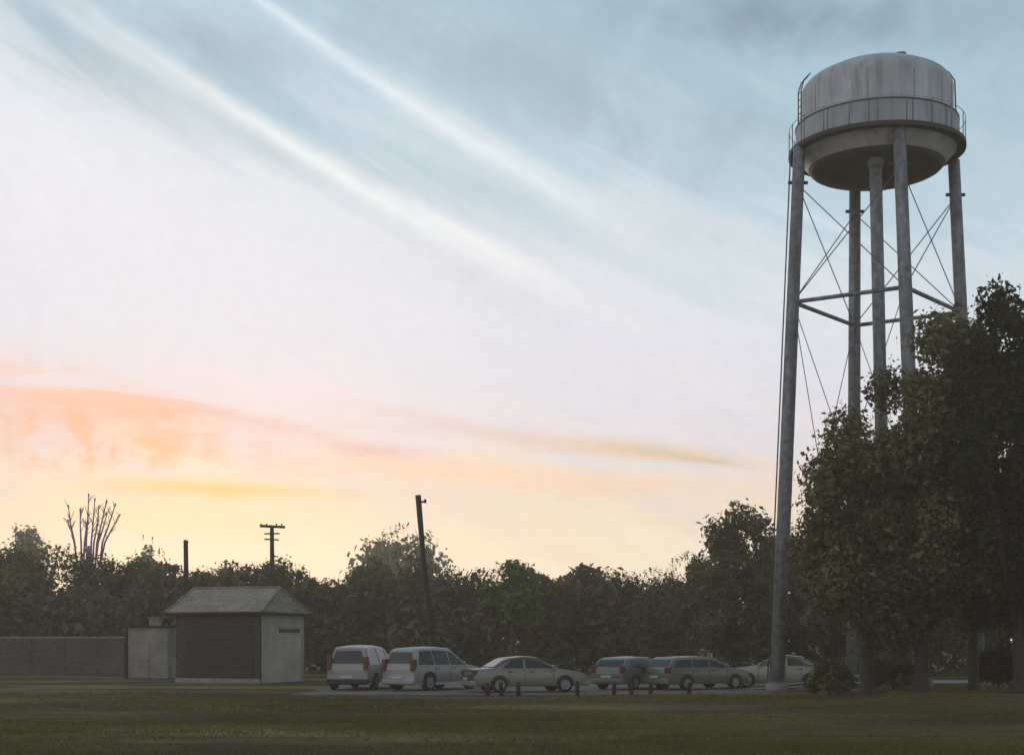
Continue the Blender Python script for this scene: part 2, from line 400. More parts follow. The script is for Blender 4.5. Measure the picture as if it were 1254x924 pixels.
def crown_faces(rng, rx, ry, z0, z1, n, size, blobs=26, brel=.34, egg=.0, fringe=.06):
    """leaves gathered in clumps that fill an uneven egg from z0 to z1 around the origin"""
    cz, hz = (z0+z1)/2, (z1-z0)/2
    c = []
    while len(c) < blobs:
        p = rng.uniform(-1, 1, 3); hz_ = math.hypot(p[0], p[1])
        r = hz_**2+(abs(p[2])**2.2 if p[2] > 0 else abs(p[2])**6)     # domed above, full skirts below
        if r > 1 or r < .12 and rng.random() < .5: continue
        wz = 1-egg*max(0, p[2])
        c.append((p[0]*rx*wz*(1-brel*.75), p[1]*ry*wz*(1-brel*.75), cz+p[2]*hz*(1-brel*.75)))
    c = np.array(c); br = brel*rng.uniform(.65, 1.3, blobs)
    idx = rng.choice(blobs, n, p=br**2/np.sum(br**2))
    d = rng.normal(0, 1, (n, 3)); d /= np.linalg.norm(d, axis=1)[:, None]
    rr = rng.random(n)**.5
    out = rng.random(n) < fringe
    rr = np.where(out, rng.uniform(1, 1.3, n), rr)
    sc3 = np.array([rx, ry, min(hz, (rx+ry)/2*1.1)])
    P = c[idx]+d*rr[:, None]*br[idx][:, None]*sc3
    P[:, 2] = np.where(P[:, 2] < z0*.75, z0*.75+np.abs(rng.normal(0, .5, n)), P[:, 2])
    return leaf_faces(rng, P, d*.8+np.array([0, 0, .5]), size), c, br

def tree(name, label, px, Y, top, wpx, n=4200, size=.34, seed=0, m='leaf', base=.4, cat='tree', group=None, trunk_r=.2, depth=None,
         shoots=50, blobs=24, brel=.36, lean=0, fork=.35, egg=.1, fringe=.07, trunk_px=None, limb_n=7):
    rng = np.random.default_rng(seed)
    X = GX(px, Y); gz = ground_z(X, Y); hgt = GZ(top, Y)-gz; rx = wpx/2*Y/F; ry = depth/2 if depth else rx
    t = tag(empty(name, (X, Y, gz)), label, cat, group)
    V, c, br = crown_faces(rng, rx, ry, base, hgt, n, size, blobs, brel, egg, fringe)
    parts = [V]
    if shoots:
        k = shoots; a = rng.uniform(0, 2*math.pi, k); r = np.sqrt(rng.random(k))*.85
        # sprigs rise from the crown's upper side
        sx, sy = np.cos(a)*r*rx, np.sin(a)*r*ry
        sz = (base+hgt)/2+(hgt-base)/2*np.sqrt(np.maximum(0, 1-r**2))*.80
        for q in range(5):
            P = np.stack([sx+rng.normal(0, .05, k), sy+rng.normal(0, .05, k), sz+q*.13*size/.34], 1)
            parts.append(leaf_faces(rng, P, rng.normal(0, 1, (k, 3)), size*.62, aspect=.45))
    np_mesh('crown', np.concatenate(parts), M[m], t)
    # trunk and limbs
    tx = (GX(trunk_px, Y)-X) if trunk_px else 0
    fz = base+(hgt-base)*fork
    mb = MB(); r0 = trunk_r
    mb.tube([(tx, 0, -.15), (tx+.02, 0, .25), (tx*.95+lean*.3, 0, fz*.55), (tx*.75+lean, 0, fz), (tx*.3, 0, fz+(hgt-fz)*.45)], [r0*1.5, r0*1.05, r0*.9, r0*.75, r0*.3], 9)
    for i in rng.permutation(len(c))[:limb_n]:
        e = Vector(c[i]); s = Vector((tx*.8+lean*.6, 0, fz*rng.uniform(.6, 1.05))); md = s.lerp(e, .5)+Vector((0, 0, .12*hgt*rng.uniform(-.3, .5)))
        mb.tube([s, md, e], [r0*.5, r0*.3, r0*.1], 6)
    mb.build('trunk', M['bark'], t)
    return t

TL = 'trees of the treeline'
line = [
 (8, 665, 106, 110, 'leaf', 'dark tree at the far left end of the treeline', 1),
 (62, 661, 108, 100, 'leaf', 'dark tree directly left of the bare purple twigs', 2),
 (118, 669, 103, 105, 'leaf_dark', 'low dark tree under the bare purple twigs', 3),
 (172, 679, 104, 95, 'leaf', 'dark tree behind the small outbuilding beside the shed', 4),
 (214, 684, 101, 70, 'leaf_dark', 'narrow dark tree directly left of the short dark post', 5),
 (258, 690, 100, 80, 'leaf', 'low tree behind the left half of the shed roof', 6),
 (300, 682, 102, 80, 'leaf_dark', 'dark tree left of the pole with crossarms', 7),
 (348, 679, 99, 75, 'leaf', 'dark tree right of the pole with crossarms, behind the shed', 8),
 (396, 702, 98, 75, 'leaf', 'lowest tree of the gap just right of the shed', 9),
 (442, 688, 98, 80, 'leaf', 'tree above the beige van', 10),
 (492, 668, 101, 105, 'leaf_dark', 'round dark tree right behind the leaning pole', 11),
 (548, 686, 98, 80, 'leaf', 'tree directly right of the leaning pole', 12),
 (590, 690, 100, 70, 'leaf_dark', 'dark tree left of the fresh green bush', 13),
 (668, 703, 97, 75, 'leaf', 'low tree in the dip right of the fresh green bush', 14),
 (716, 692, 99, 80, 'leaf', 'treeline tree between the dip and the grey hatchback', 15),
 (764, 693, 98, 80, 'leaf_dark', 'dark treeline tree above the grey hatchback', 16),
 (808, 688, 96, 70, 'leaf', 'shrubby treeline tree above the estate car', 17),
 (846, 668, 93, 70, 'leaf_dark', 'dark tree filling the corner at the left foot of the tall round tree', 18),
]
for px, top, Y, wp, m, lab, s in line:
    tree('tree', lab, px, Y, top, wp*1.3, n=11500, size=.27, seed=100+s, m=m, group=TL, base=.3, shoots=60, depth=6, blobs=36, brel=.34)
tree('bush', 'fresh green bush standing out in the dark treeline', 628, 91.5, 685, 84, n=1800, size=.34, seed=140, m='leaf_green', base=2.5, cat='bush', depth=3, shoots=40, fringe=.12)
tree('tree', 'tall round dark tree directly left of the water tower leg', 902, 80, 596, 132, n=17000, size=.24, seed=151, m='leaf', base=.4, depth=5.5, shoots=0, blobs=44, brel=.32, group=TL)
tree('tree', 'small tree tucked behind the near water tower leg', 958, 84, 628, 100, n=9500, size=.26, seed=152, m='leaf_dark', base=.4, depth=5, shoots=30, group=TL)
tree('tree', 'hazy pale round tree far behind the leaning pole', 494, 215, 636, 130, n=8000, size=.8, seed=160, m='leaf_hazed', base=2, depth=12, shoots=20, group='pale far trees')
tree('tree', 'hazy pale tree far behind the left end of the treeline', 30, 215, 632, 74, n=4000, size=.75, seed=161, m='leaf_hazed', base=2, depth=9, shoots=10, group='pale far trees')
tree('tree', 'hazy pale small tree far behind, right of the purple twigs', 178, 215, 650, 56, n=2600, size=.7, seed=162, m='leaf_hazed', base=2, depth=7, shoots=10, group='pale far trees')
# behind the big trees on the right
for i, (px, top, wp, lab) in enumerate([(1030, 690, 120, 'dark low tree seen under the left big tree beyond the lane'),
                                        (1130, 690, 130, 'dark low tree seen between the two trunks beyond the lane'),
                                        (1225, 690, 130, 'dark low tree beyond the lane at the right edge')]):
    tree('tree', lab, px, 78, top, wp, n=4200, size=.28, seed=170+i, m='leaf_dark', base=.3, depth=5, shoots=0, group='trees beyond the lane')
# the big trees
BT = 'big trees at the right'
tree('big_tree', 'leftmost big leafy tree in front of the water tower legs', 1066, 52.3, 462, 208, n=52000, size=.18, seed=201, m='leaf_big', base=1.0,
     trunk_px=1062, trunk_r=.25, depth=5.0, shoots=40, blobs=60, brel=.30, fork=.12, egg=.12, group=BT, fringe=.1)
tree('big_tree', 'middle big leafy tree with its trunk right of the other bare trunk', 1150, 51.8, 350, 210, n=58000, size=.18, seed=205, m='leaf_big', base=1.05,
     trunk_px=1127, trunk_r=.26, depth=5.2, shoots=40, blobs=70, brel=.28, fork=.12, egg=.16, group=BT, fringe=.08)
tree('big_tree', 'darkest and tallest big tree at the right edge', 1240, 50, 300, 190, n=56000, size=.18, seed=209, m='leaf_edge', base=.7,
     trunk_px=1250, trunk_r=.3, depth=6, shoots=30, blobs=70, brel=.28, fork=.15, egg=.05, group=BT, fringe=.06)

tree('big_tree', 'big leafy tree between the middle big tree and the darkest one', 1192, 53.2, 322, 150, n=40000, size=.18, seed=213, m='leaf_big', base=.9,
     trunk_px=1192, trunk_r=.2, depth=4.4, shoots=30, blobs=50, brel=.30, fork=.12, egg=.1, group=BT, fringe=.06)

for i, (px, top, wp, lab) in enumerate([(1016, 806, 70, 'low dark bush between the near water tower leg and the first big trunk'),
                                        (1094, 796, 84, 'low dark bush between the two leftmost big trunks'), (1222, 792, 90, 'low dark bush at the right edge beneath the darkest big tree')]):
    tree('bush', lab, px, 53.9, top, wp, n=5000, size=.15, seed=230+i, m='leaf_big' if i < 2 else 'leaf_edge', base=.06, depth=1.5, shoots=20, cat='bush', trunk_r=.05, group='bushes under the big trees')

# undergrowth along the foot of the treeline reads as one mass
def thicket():
    rng = np.random.default_rng(9)
    n = 36000
    x = rng.uniform(-44, 36, n); y = 98+rng.normal(0, 1.6, n)+np.where(x > 12, -12, 0)
    top = 6.0+.9*np.sin(x*.5)+.7*np.sin(x*1.3+1)
    z = rng.random(n)**.8*top
    V = leaf_faces(rng, np.stack([x, y, z], 1), np.tile([0, -.6, .5], (n, 1)), .5)
    o = np_mesh('undergrowth', V, M['leaf']); return tag(o, 'dark tangled undergrowth along the foot of the treeline', 'undergrowth', kind='stuff')
thicket()

# bare purple tree
def bare_tree():
    Y = 109; X = GX(110, Y); t = tag(empty('bare_tree', (X, Y, 0)), 'bare tree with purple upright twigs rising above the treeline', 'tree')
    def pt(px, py): return Vector((GX(px, Y)-X, 0, GZ(py, Y)))
    rng = random.Random(5)
    mb = MB(); mb.tube([(0, 0, -.2), (.05, 0, 3), pt(108, 690), pt(110, 668)], [.34, .28, .22, .16], 8); mb.build('trunk', M['purple_bark'], t)
    tips = [(80, 637, 90), (86, 621, 92), (97, 624, 99), (103, 630, 102), (110, 607, 106), (117, 612, 112), (121, 622, 115), (128, 613, 118), (133, 630, 121), (143, 619, 126), (145, 631, 128)]
    for tx, ty, bx in tips:
        a = pt(109+(bx-109)*.75+rng.uniform(-2, 2), 694); b = pt(bx, 664); e = pt(tx, ty); m = b.lerp(e, .5)+Vector((rng.uniform(-.08, .08), 0, 0))
        dy = rng.uniform(-1.1, 1.1); m.y = dy*.6; e.y = dy; b.y = dy*.3
        br = MB(); br.tube([a, b, m, e], [.075, .07, .055, .035], 6)
        d = (e-m)
        for s in range(8):
            f = rng.uniform(.1, 1); p = b.lerp(e, f); q = p+d*.18+Vector((rng.choice((-1, 1))*rng.uniform(.12, .4), rng.uniform(-.3, .3), rng.uniform(.15, .45))); br.tube([p, q], [.028, .016], 5)
        br.tube([e-d.normalized()*.08, e+d.normalized()*.16], [.065, .05], 6)
        br.build('branch', M['purple_bark'], t)
bare_tree()

# ------------------------------------------------------------------ water tower
def tower():
    Y0 = 60.0; Xt = GX(1073, Y0)
    t = tag(empty('water_tower', (Xt, Y0, 0)), 'tall grey water tower with round tank on four slim legs', 'water tower')
    zr = 22.25
    shell = MB(); RT = 3.07
    prof = [(RT, zr-.02), (RT, 24.55)]
    for k in range(1, 7):
        a = k/6*R(62); prof.append((RT-.9*(1-math.cos(a)), 24.55+.75*math.sin(a)))
    rs, zs = prof[-1]
    for k in range(1, 13):
        f = k/12; r = rs*(1-f); prof.append((max(r, .001), zs+.72*(1-(1-f)**2)))
    shell.lathe(prof, 96); sh = shell.build('tank_shell', M['steel'], t)
    # weld seams on the shell and dome
    sm = MB()
    for k, a in enumerate((-76, -32, 20, 62, 110, 160, 205, 250)):
        ca, sa = math.cos(R(a)), math.sin(R(a)); MB().tube([(ca*(RT+.004), sa*(RT+.004), 23.35), (ca*(RT+.004), sa*(RT+.004), 24.53)], .010, 5).build('seam', M['seam'], sh)
    vent = MB().lathe([(.12, 25.86), (.12, 26.06), (.19, 26.08), (.19, 26.12), (.02, 26.2)], 20); vent.build('vent', M['steel'], t)
    hatch = MB().lathe([(.2, 0), (.2, .2), (.23, .2), (.23, .24), (.01, .27)], 20).build('hatch', M['steel'], t, loc=(.7, -1.1, 25.6))
    # band, walkway
    band = MB().lathe([(RT+.02, zr+.04), (3.27, zr+.04), (3.27, zr+1.0), (3.24, zr+1.04), (RT+.02, zr+1.04)], 96, smooth=False, closed=True).build('band', M['steel_band'], t)
    bs = MB()
    for k in range(12):
        a = R(-79+30*k); ca, sa = math.cos(a), math.sin(a); bs.tube([(ca*3.275, sa*3.275, zr+.06), (ca*3.275, sa*3.275, zr+1.0)], .016, 5)
    bs.lathe([(3.272, zr+.98), (3.295, zr+.98), (3.295, zr+1.03), (3.272, zr+1.03)], 96, closed=True)
    bs.build('seam', M['seam'], band)
    MB().lathe([(3.0, zr-.14), (3.56, zr-.14), (3.56, zr+.03), (3.0, zr+.03)], 96, smooth=False, closed=True).build('walkway', M['steel_black'], t)
    rl = MB()
    for z in (zr+1.0,):
        rl.tube([(3.53*math.cos(2*math.pi*k/64), 3.53*math.sin(2*math.pi*k/64), z) for k in range(65)], .014, 6, cap=False)
    rail = rl.build('railing', M['steel'], t)
    for k in range(20):
        a = 2*math.pi*(k+.28)/20; ca, sa = math.cos(a), math.sin(a)
        MB().tube([(3.53*ca, 3.53*sa, zr+.03), (3.53*ca, 3.53*sa, zr+1.0)], .02, 6).build('post', M['steel_leg'], rail)
    # cone and bowl below
    MB().lathe([(3.2, zr-.145), (3.1, zr-.22), (2.74, zr-.66)], 96).build('tank_cone', M['steel'], t)
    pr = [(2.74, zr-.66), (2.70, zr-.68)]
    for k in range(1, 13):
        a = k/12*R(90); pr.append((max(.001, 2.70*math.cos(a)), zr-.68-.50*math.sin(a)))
    MB().lathe(pr, 96).build('tank_bowl', M['steel_shade'], t)
    # legs: (top px, top depth, base px, base depth)
    zt = zr-.14
    def leg(px0, Ya, px1, Yb, r0=.26, r1=.31):
        a = Vector((GX(px0, Ya)-Xt, Ya-Y0, zt+.02)); b = Vector((GX(px1, Yb)-Xt, Yb-Y0, 0)); b.z = ground_z(Xt+b.x, Yb)
        lo = MB().tube([b, b.lerp(a, .3), b.lerp(a, .7), a], [r1, (r1+r0)/2, r0, r0*.93], 20).build('leg', M['steel_leg'], t)
        mb = MB(); mb.tube([b+Vector((0, 0, -.1)), b+Vector((0, 0, .34))], [.52, .44], 12); mb.build('footing', M['concrete'], lo)
        MB().tube([b+Vector((0, 0, .342)), b+Vector((0, 0, .39))], .40, 16).build('base_plate', M['steel_leg'], lo); pl = MB()
        f = .065; p = a.lerp(b, f)
        pl.box(p.x-.40, p.x+.40, p.y-.04, p.y+.04, p.z-.06, p.z+.06)
        pl.build('bracket', M['steel_black'], lo)
        return a, b
    A = [leg(979, 59.2, 951, 58.9), leg(1101, 56.9, 1128, 55.8), leg(1168, 60.8, 1199, 61.2), leg(1047, 63.1, 1045, 64.4)]
    # riser pipe
    pa = Vector((GX(1072, 58.2)-Xt, 58.2-Y0, zr-.95)); pb = Vector((GX(1086, 58.0)-Xt, -2.0, ground_z(16, 58)-.05))
    rs_ = MB().tube([pb, pa], .25, 20).build('riser_pipe', M['steel_leg'], t)
    MB().tube([pa-Vector((0, 0, .35)), pa+Vector((0, 0, .12))], [.27, .42], 20).build('collar', M['steel_leg'], rs_)
    p = pa.lerp(pb, .055); MB().box(p.x-.38, p.x+.38, p.y-.05, p.y+.05, p.z-.05, p.z+.05).build('bracket', M['steel_black'], rs_)
    zj = GZ(376, 60)
    def on(l, z):
        a, b = l; f = (a.z-z)/(a.z-b.z); return a.lerp(b, f)
    J = [on(l, zj) for l in A]
    for i in range(4):
        j = (i+1) % 4
        MB().tube([J[i], J[j]], .085, 10).build('strut', M['steel_leg'], t)
        up = [on(A[i], zt-1.5), on(A[j], zt-1.5)]; lo = [on(A[i], .8), on(A[j], .8)]
        for a, b in ((up[0], J[j]), (up[1], J[i])): MB().tube([a, b], .022, 6).build('brace_rod', M['rod'], t)
        for a, b in ((J[i], lo[1]), (J[j], lo[0])): MB().tube([a, b], .018, 6).build('brace_rod', M['rod'], t)
    # ladder with hoops on the left shoulder
    la = R(186); ca, sa = math.cos(la), math.sin(la); px_, py_ = -sa, ca
    ld = MB()
    def lp(r, z, s): return (ca*r+px_*s, sa*r+py_*s, z)
    for s in (-.2, .2):
        ld.tube([lp(3.24, zr+1.0, s), lp(3.24, 24.6, s), lp(3.12, 25.0, s), lp(2.85, 25.28, s)], .026, 6)
    z = zr+1.15
    while z < 24.8: ld.tube([lp(3.24, z, -.2), lp(3.24, z, .2)], .016, 5); z += .28
    ld.build('ladder', M['steel_black'], t)
    l2 = MB(); a2 = R(-8)
    ca, sa = math.cos(a2), math.sin(a2); px_, py_ = -sa, ca
    l2.tube([lp(2.4, 25.6, 0), lp(2.9, 25.36, 0), lp(3.14, 25.0, 0), lp(3.2, 23.3, 0)], .03, 6); l2.build('conduit', M['steel_black'], t)
    # outer downpipe down the near left leg
    a, b = A[0]; off = Vector((-.36, 0, 0))
    MB().tube([a+off+Vector((0, 0, -.2)), a.lerp(b, .5)+off, b+off+Vector((0, 0, .5))], .03, 6).build('cable_pipe', M['rod'], t)
tower()

# ------------------------------------------------------------------ shed, outbuilding, wall
def shed():
    Y = 71.0; X = GX(318, Y); a = R(-20)      # near corner; front wall runs to the left and back
    t = tag(empty('shed', (X, Y, 0), a), 'dark fronted shed with pale hipped roof and pale right end wall', 'shed')
    L_, D_, Hh = 4.75, 4.5, GZ(751, Y)         # front length along -x, depth along +y
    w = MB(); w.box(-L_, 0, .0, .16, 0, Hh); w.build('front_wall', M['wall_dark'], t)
    e = MB(); e.box(-.16, .012, .165, D_, 0, Hh-.004); ew = e.build('end_wall', M['wall_lit'], t)
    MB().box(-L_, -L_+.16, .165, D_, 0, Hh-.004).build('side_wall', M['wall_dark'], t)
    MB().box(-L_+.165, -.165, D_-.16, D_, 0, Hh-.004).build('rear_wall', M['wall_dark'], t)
    # big door
    d = MB(); d.box(-L_+.55, -.35, -.05, -.004, .25, Hh-.28)
    for k in range(1, 6): d.box(-L_+.55, -.35, -.07, -.052, .25+k*(Hh-.53)/6-.02, .25+k*(Hh-.53)/6+.02)
    dr = d.build('garage_door', M['door_dark'], t); MB().box(-2.6, -2.3, -.11, -.072, .9, .95).build('handle', M['steel_black'], dr)
    MB().box(-L_-.03, .05, -.06, -.002, 0, .22).build('plinth', M['wall_grey'], t)
    # slot window high on the end wall
    wn = MB().box(.014, .05, 1.9, 4.0, Hh-.90, Hh-.74).build('slot_window', M['low_wall'], t)
    MB().box(.014, .09, 1.8, 4.1, Hh-.735, Hh-.64).build('lintel', M['wall_grey'], wn)
    MB().box(.014, .05, 4.25, 4.48, 0.05, 2.45).build('corner_board', M['wall_grey'], t)
    # hipped roof with thickness
    o = .28; rz = GZ(719, Y+2.2); rin = .12
    x0, x1, y0, y1 = -L_-o-.2, o, -o, D_+o; ym = (y0+y1)/2
    v = [(x0, y0, Hh), (x1, y0, Hh), (x1, y1, Hh), (x0, y1, Hh), (x0, y0, Hh+.09), (x1, y0, Hh+.09), (x1, y1, Hh+.09), (x0, y1, Hh+.09), (x0+rin, ym, rz), (x1-.42, ym, rz)]
    f = [(0, 3, 2, 1), (0, 1, 5, 4), (1, 2, 6, 5), (2, 3, 7, 6), (3, 0, 4, 7), (4, 5, 9, 8), (5, 6, 9), (6, 7, 8, 9), (7, 4, 8)]
    r = MB().add(v, f).build('roof', M['roof'], t)
    rc = MB()
    for p, q in ((8, 9), (5, 9), (4, 8), (6, 9), (7, 8)): rc.tube([Vector(v[p])+Vector((0, 0, .02)), Vector(v[q])+Vector((0, 0, .02))], .06, 6)
    rc.build('ridge_cap', M['roof'], r)
    g = MB(); g.tube([(x0, y0-.06, Hh+.03), (x1, y0-.06, Hh+.03)], .07, 8); g.tube([(x1+.06, y0, Hh+.03), (x1+.06, y1, Hh+.03)], .06, 8); g.build('gutter', M['trim_dark'], t)
shed()
def outbuilding():
    Y = 80.0; X = GX(203, Y); t = tag(empty('outbuilding', (X, Y, 0), R(-8)), 'small pale flat roofed outbuilding at the left end of the shed', 'outbuilding')
    L_, Hh = 2.2, GZ(768, Y)
    w = MB().box(-L_, .1, 0, 2.6, 0, Hh).build('wall', M['wall_grey'], t); bevel(w, .03)
    MB().box(-L_-.12, .2, -.12, 2.75, Hh+.002, Hh+.12).build('roof', M['trim_dark'], t)
    c = MB(); c.box(-1.2, -.65, .6, 1.1, Hh+.122, Hh+.5); c.box(-1.27, -.58, .53, 1.17, Hh+.5, Hh+.58); c.build('chimney', M['wall_grey'], t)
    d = MB().box(-1.75, -.95, -.03, -.003, .05, 1.95).build('door', M['wall_grey'], t); MB().box(-1.08, -1.02, -.06, -.031, .95, 1.08).build('handle', M['steel_black'], d)
    MB().box(-L_-.1, -L_-.003, -.1, .1, 0, Hh-.05).build('corner_post', M['trim_dark'], t)
outbuilding()
def low_wall():
    Y = 92.0; t = tag(empty('boundary_wall', (GX(75, Y), Y, 0)), 'long low grey wall left of the outbuilding, under the dark trees', 'wall')
    hl = GX(152, Y)-GX(75, Y); Hh = GZ(781, Y)
    MB().box(-hl-6, hl, 0, .25, 0, Hh).build('wall', M['low_wall'], t)
    MB().box(-hl-6, hl, -.05, .3, Hh+.002, Hh+.1).build('coping', M['wall_grey'], t)
    for k in range(7): MB().box(-hl-4.5+k*2.1, -hl-4.2+k*2.1, -.08, -.002, 0, Hh-.01).build('pier', M['low_wall'], t)
low_wall()

# ------------------------------------------------------------------ poles
def leaning_pole():
    Y = 68.0; bx, tx = GX(536, Y), GX(512, Y); h = GZ(606, Y)
    t = tag(empty('utility_pole', (bx, Y, 0)), 'black leaning utility pole with a short stub arm, rising behind the cars', 'utility pole')
    d = Vector((tx-bx, 0, h))
    MB().tube([(0, 0, -.3), d*.3, d*.65+Vector((-.06, 0, 0)), d], [.13, .13, .12, .135], 10).build('pole', M['wood_dark'], t)
    p = d*.965; MB().tube([p, p+Vector((.34, 0, .0))], .045, 6).tube([p+Vector((.3, 0, -.05)), p+Vector((.3, 0, .12))], .06, 6).build('arm', M['wood_dark'], t)
leaning_pole()
def cross_pole():
    Y = 96.0; X = GX(333, Y); h = GZ(644, Y)
    t = tag(empty('utility_pole', (X, Y, 0)), 'thin utility pole with crossarms on top, rising behind the shed', 'utility pole')
    MB().tube([(0, 0, -.3), (.03, 0, h*.5), (0, 0, h)], [.19, .17, .13], 10).build('pole', M['wood_dark'], t)
    MB().tube([(-.80, 0, h+.02), (.86, 0, h-.06)], .09, 6).build('crossarm', M['wood_dark'], t)
    MB().tube([(-.5, 0, h-.5), (.5, 0, h-.48)], .05, 6).build('crossarm', M['wood_dark'], t)
    MB().tube([(-.5, 0, h-.85), (.45, 0, h-.9)], .05, 6).build('crossarm', M['wood_dark'], t)
    for x in (-.7, -.35, .3, .65): MB().tube([(x, 0, h+.05), (x, 0, h+.19)], [.05, .035], 6).build('insulator', M['wood_dark'], t)
cross_pole()
def short_post():
    Y = 95.0; t = tag(empty('post', (GX(228, Y), Y, 0)), 'short dark post poking above the treeline left of the shed roof', 'post')
    h = GZ(663, Y); MB().tube([(0, 0, -.3), (.02, 0, h*.6), (-.03, 0, h)], [.17, .16, .15], 9).build('shaft', M['wood_dark'], t)
    MB().tube([(-.03, 0, h), (-.01, 0, h+.12)], [.19, .12], 9).build('cap', M['wood_dark'], t)
short_post()

# ------------------------------------------------------------------ cars
def car(name, label, px, Y, head, spec, paint, cat='car'):
    """local frame: +x forward, origin on the ground under the middle; head = degrees right of straight away from the camera"""
    t = tag(empty(name, (GX(px, Y), Y, .01), R(90-head)), label, cat, 'cars parked beside the field')
    Wd = spec['w']/2; st = spec['st']; wr = spec['wr']; axles = spec['ax']; sill = .24
    def hw(x, z, zb, zt):        # half width of the body at a height
        L0 = abs(x)/spec['half']; tap = 1-.10*max(0, L0-.72)/.28
        if z <= zb: k = .93+.07*min(1, (z-sill)/.28) if z < sill+.28 else 1-.035*((z-sill-.28)/max(.01, zb-sill-.28))
        else: k = .965-.22*(z-zb)/.55
        return Wd*k*tap
    # loft
    rings = []
    for (x, zb, zt) in st:
        zs = [sill, sill+.14, sill+.28, (sill+.28+zb)/2, zb, zb+(zt-zb)*.5, zt-.03 if zt-zb > .08 else zt-.004]
        row = [(hw(x, z, zb, zt), z) for z in zs]
        w_, z_ = row[-1]; row.append((w_*.86, zt)); row.append((0, zt+.02))
        ring = [(x, y, z) for y, z in row]; ring += [(x, -y, z) for y, z in row[-2::-1]]
        rings.append(ring)
    n = len(rings[0]); v = [p for r in rings for p in r]; f = []
    for i in range(len(rings)-1):
        for k in range(n): f.append((i*n+k, i*n+(k+1) % n, (i+1)*n+(k+1) % n, (i+1)*n+k))
    f.append(tuple(range(n))); f.append(tuple((len(rings)-1)*n+k for k in range(n)))
    b = MB().add(v, f, True).build('body', PAINT[paint], t)
    sm = b.modifiers.new('bevel', 'BEVEL'); sm.width = .03; sm.segments = 2; sm.limit_method = 'ANGLE'; sm.angle_limit = R(35)
    def at(x):
        for (a, b_) in zip(st[:-1], st[1:]):
            if a[0] <= x <= b_[0]:
                q = (x-a[0])/(b_[0]-a[0]); return a[1]+(b_[1]-a[1])*q, a[2]+(b_[2]-a[2])*q
        return st[-1][1:]
    e = .018
    for s in (-1, 1):
        for (xa0, xb0, xa1, xb1) in spec['side']:    # bottom x range, top x range
            def P(x, frac):
                zb, zt = at(x); z = zb+.05+(zt-.12-zb-.05)*frac; return (x, s*(hw(x, z, zb, zt)+e), z)
            q = [P(xa0, 0), P(xb0, 0), P(xb1, 1), P(xa1, 1)]
            mb = MB(); inn = [(x, y-s*.03, z) for x, y, z in q]
            mb.add(q+inn, [(0, 1, 2, 3), (7, 6, 5, 4), (0, 4, 5, 1), (1, 5, 6, 2), (2, 6, 7, 3), (3, 7, 4, 0)]); mb.build('side_window', M['glass'], t)
    for nm, i, j in (('rear_window', spec['rear'][0], spec['rear'][1]), ('windscreen', spec['front'][0], spec['front'][1])):
        (xa, zba, zta), (xb, zbb, ztb) = st[i], st[j]      # low station, high station
        lo, hi = .10, .86
        xl, zl = xa+(xb-xa)*lo, zta+(ztb-zta)*lo; xh, zh = xa+(xb-xa)*hi, zta+(ztb-zta)*hi
        wl = hw(xa, zta, zba, zta)*.86; wh = hw(xb, ztb, zbb, ztb)*.86
        nrm = Vector((-(ztb-zta), 0, (xb-xa))).normalized()
        if nrm.z < 0 or (abs(nrm.z) < .05 and nrm.x*(xa) < 0): nrm = -nrm
        o = nrm*.03
        q = [Vector((xl, -wl, zl))+o, Vector((xl, wl, zl))+o, Vector((xh, wh, zh))+o, Vector((xh, -wh, zh))+o]; inn = [p-o*1.5 for p in q]
        MB().add(q+inn, [(0, 1, 2, 3), (7, 6, 5, 4), (0, 4, 5, 1), (1, 5, 6, 2), (2, 6, 7, 3), (3, 7, 4, 0)]).build(nm, M['glass'], t)
    for s in (-1, 1):
        for xh_ in spec['handles']:
            zb, zt = at(xh_); yh = s*(hw(xh_, zb-.1, zb, zt)+.01); MB().box(xh_-.09, xh_+.09, yh-.02, yh+.02, zb-.12, zb-.085).build('door_handle', M['blackplastic'], t)
        for xd in spec['doors']:
            zb, zt = at(xd); vs = []
            for z in (.36, .52, (.52+zb)/2, zb-.01):
                yy = s*(hw(xd, z, zb, zt)+.004); vs.append((xd, yy, z))
            MB().tube(vs, .008, 4).build('door_gap', M['blackplastic'], t)
    for ax in axles:
        for s in (-1, 1):
            y = s*(Wd*.985-.1)
            wo = empty('wheel', (0, 0, 0)); wo.parent = t; wo.location = (ax, y, wr)
            def lath(pr, name, m):
                mb = MB(); vs = []; fs = []; nn = 24
                for r, yy in pr:
                    for k in range(nn): a = 2*math.pi*k/nn; vs.append((r*math.cos(a), yy*s, r*math.sin(a)))
                for q in range(len(pr)-1):
                    for k in range(nn): fs.append((q*nn+k, q*nn+(k+1) % nn, (q+1)*nn+(k+1) % nn, (q+1)*nn+k))
                mb.add(vs, fs, True).build(name, m, wo)
            lath([(.001, -.1), (wr*.97, -.1), (wr, -.06), (wr, .08), (wr*.95, .125), (wr*.66, .125)], 'tyre', M['tyre'])
            lath([(wr*.66, .12), (wr*.6, .10), (wr*.3, .125), (.001, .13)], 'rim', M['rim'])
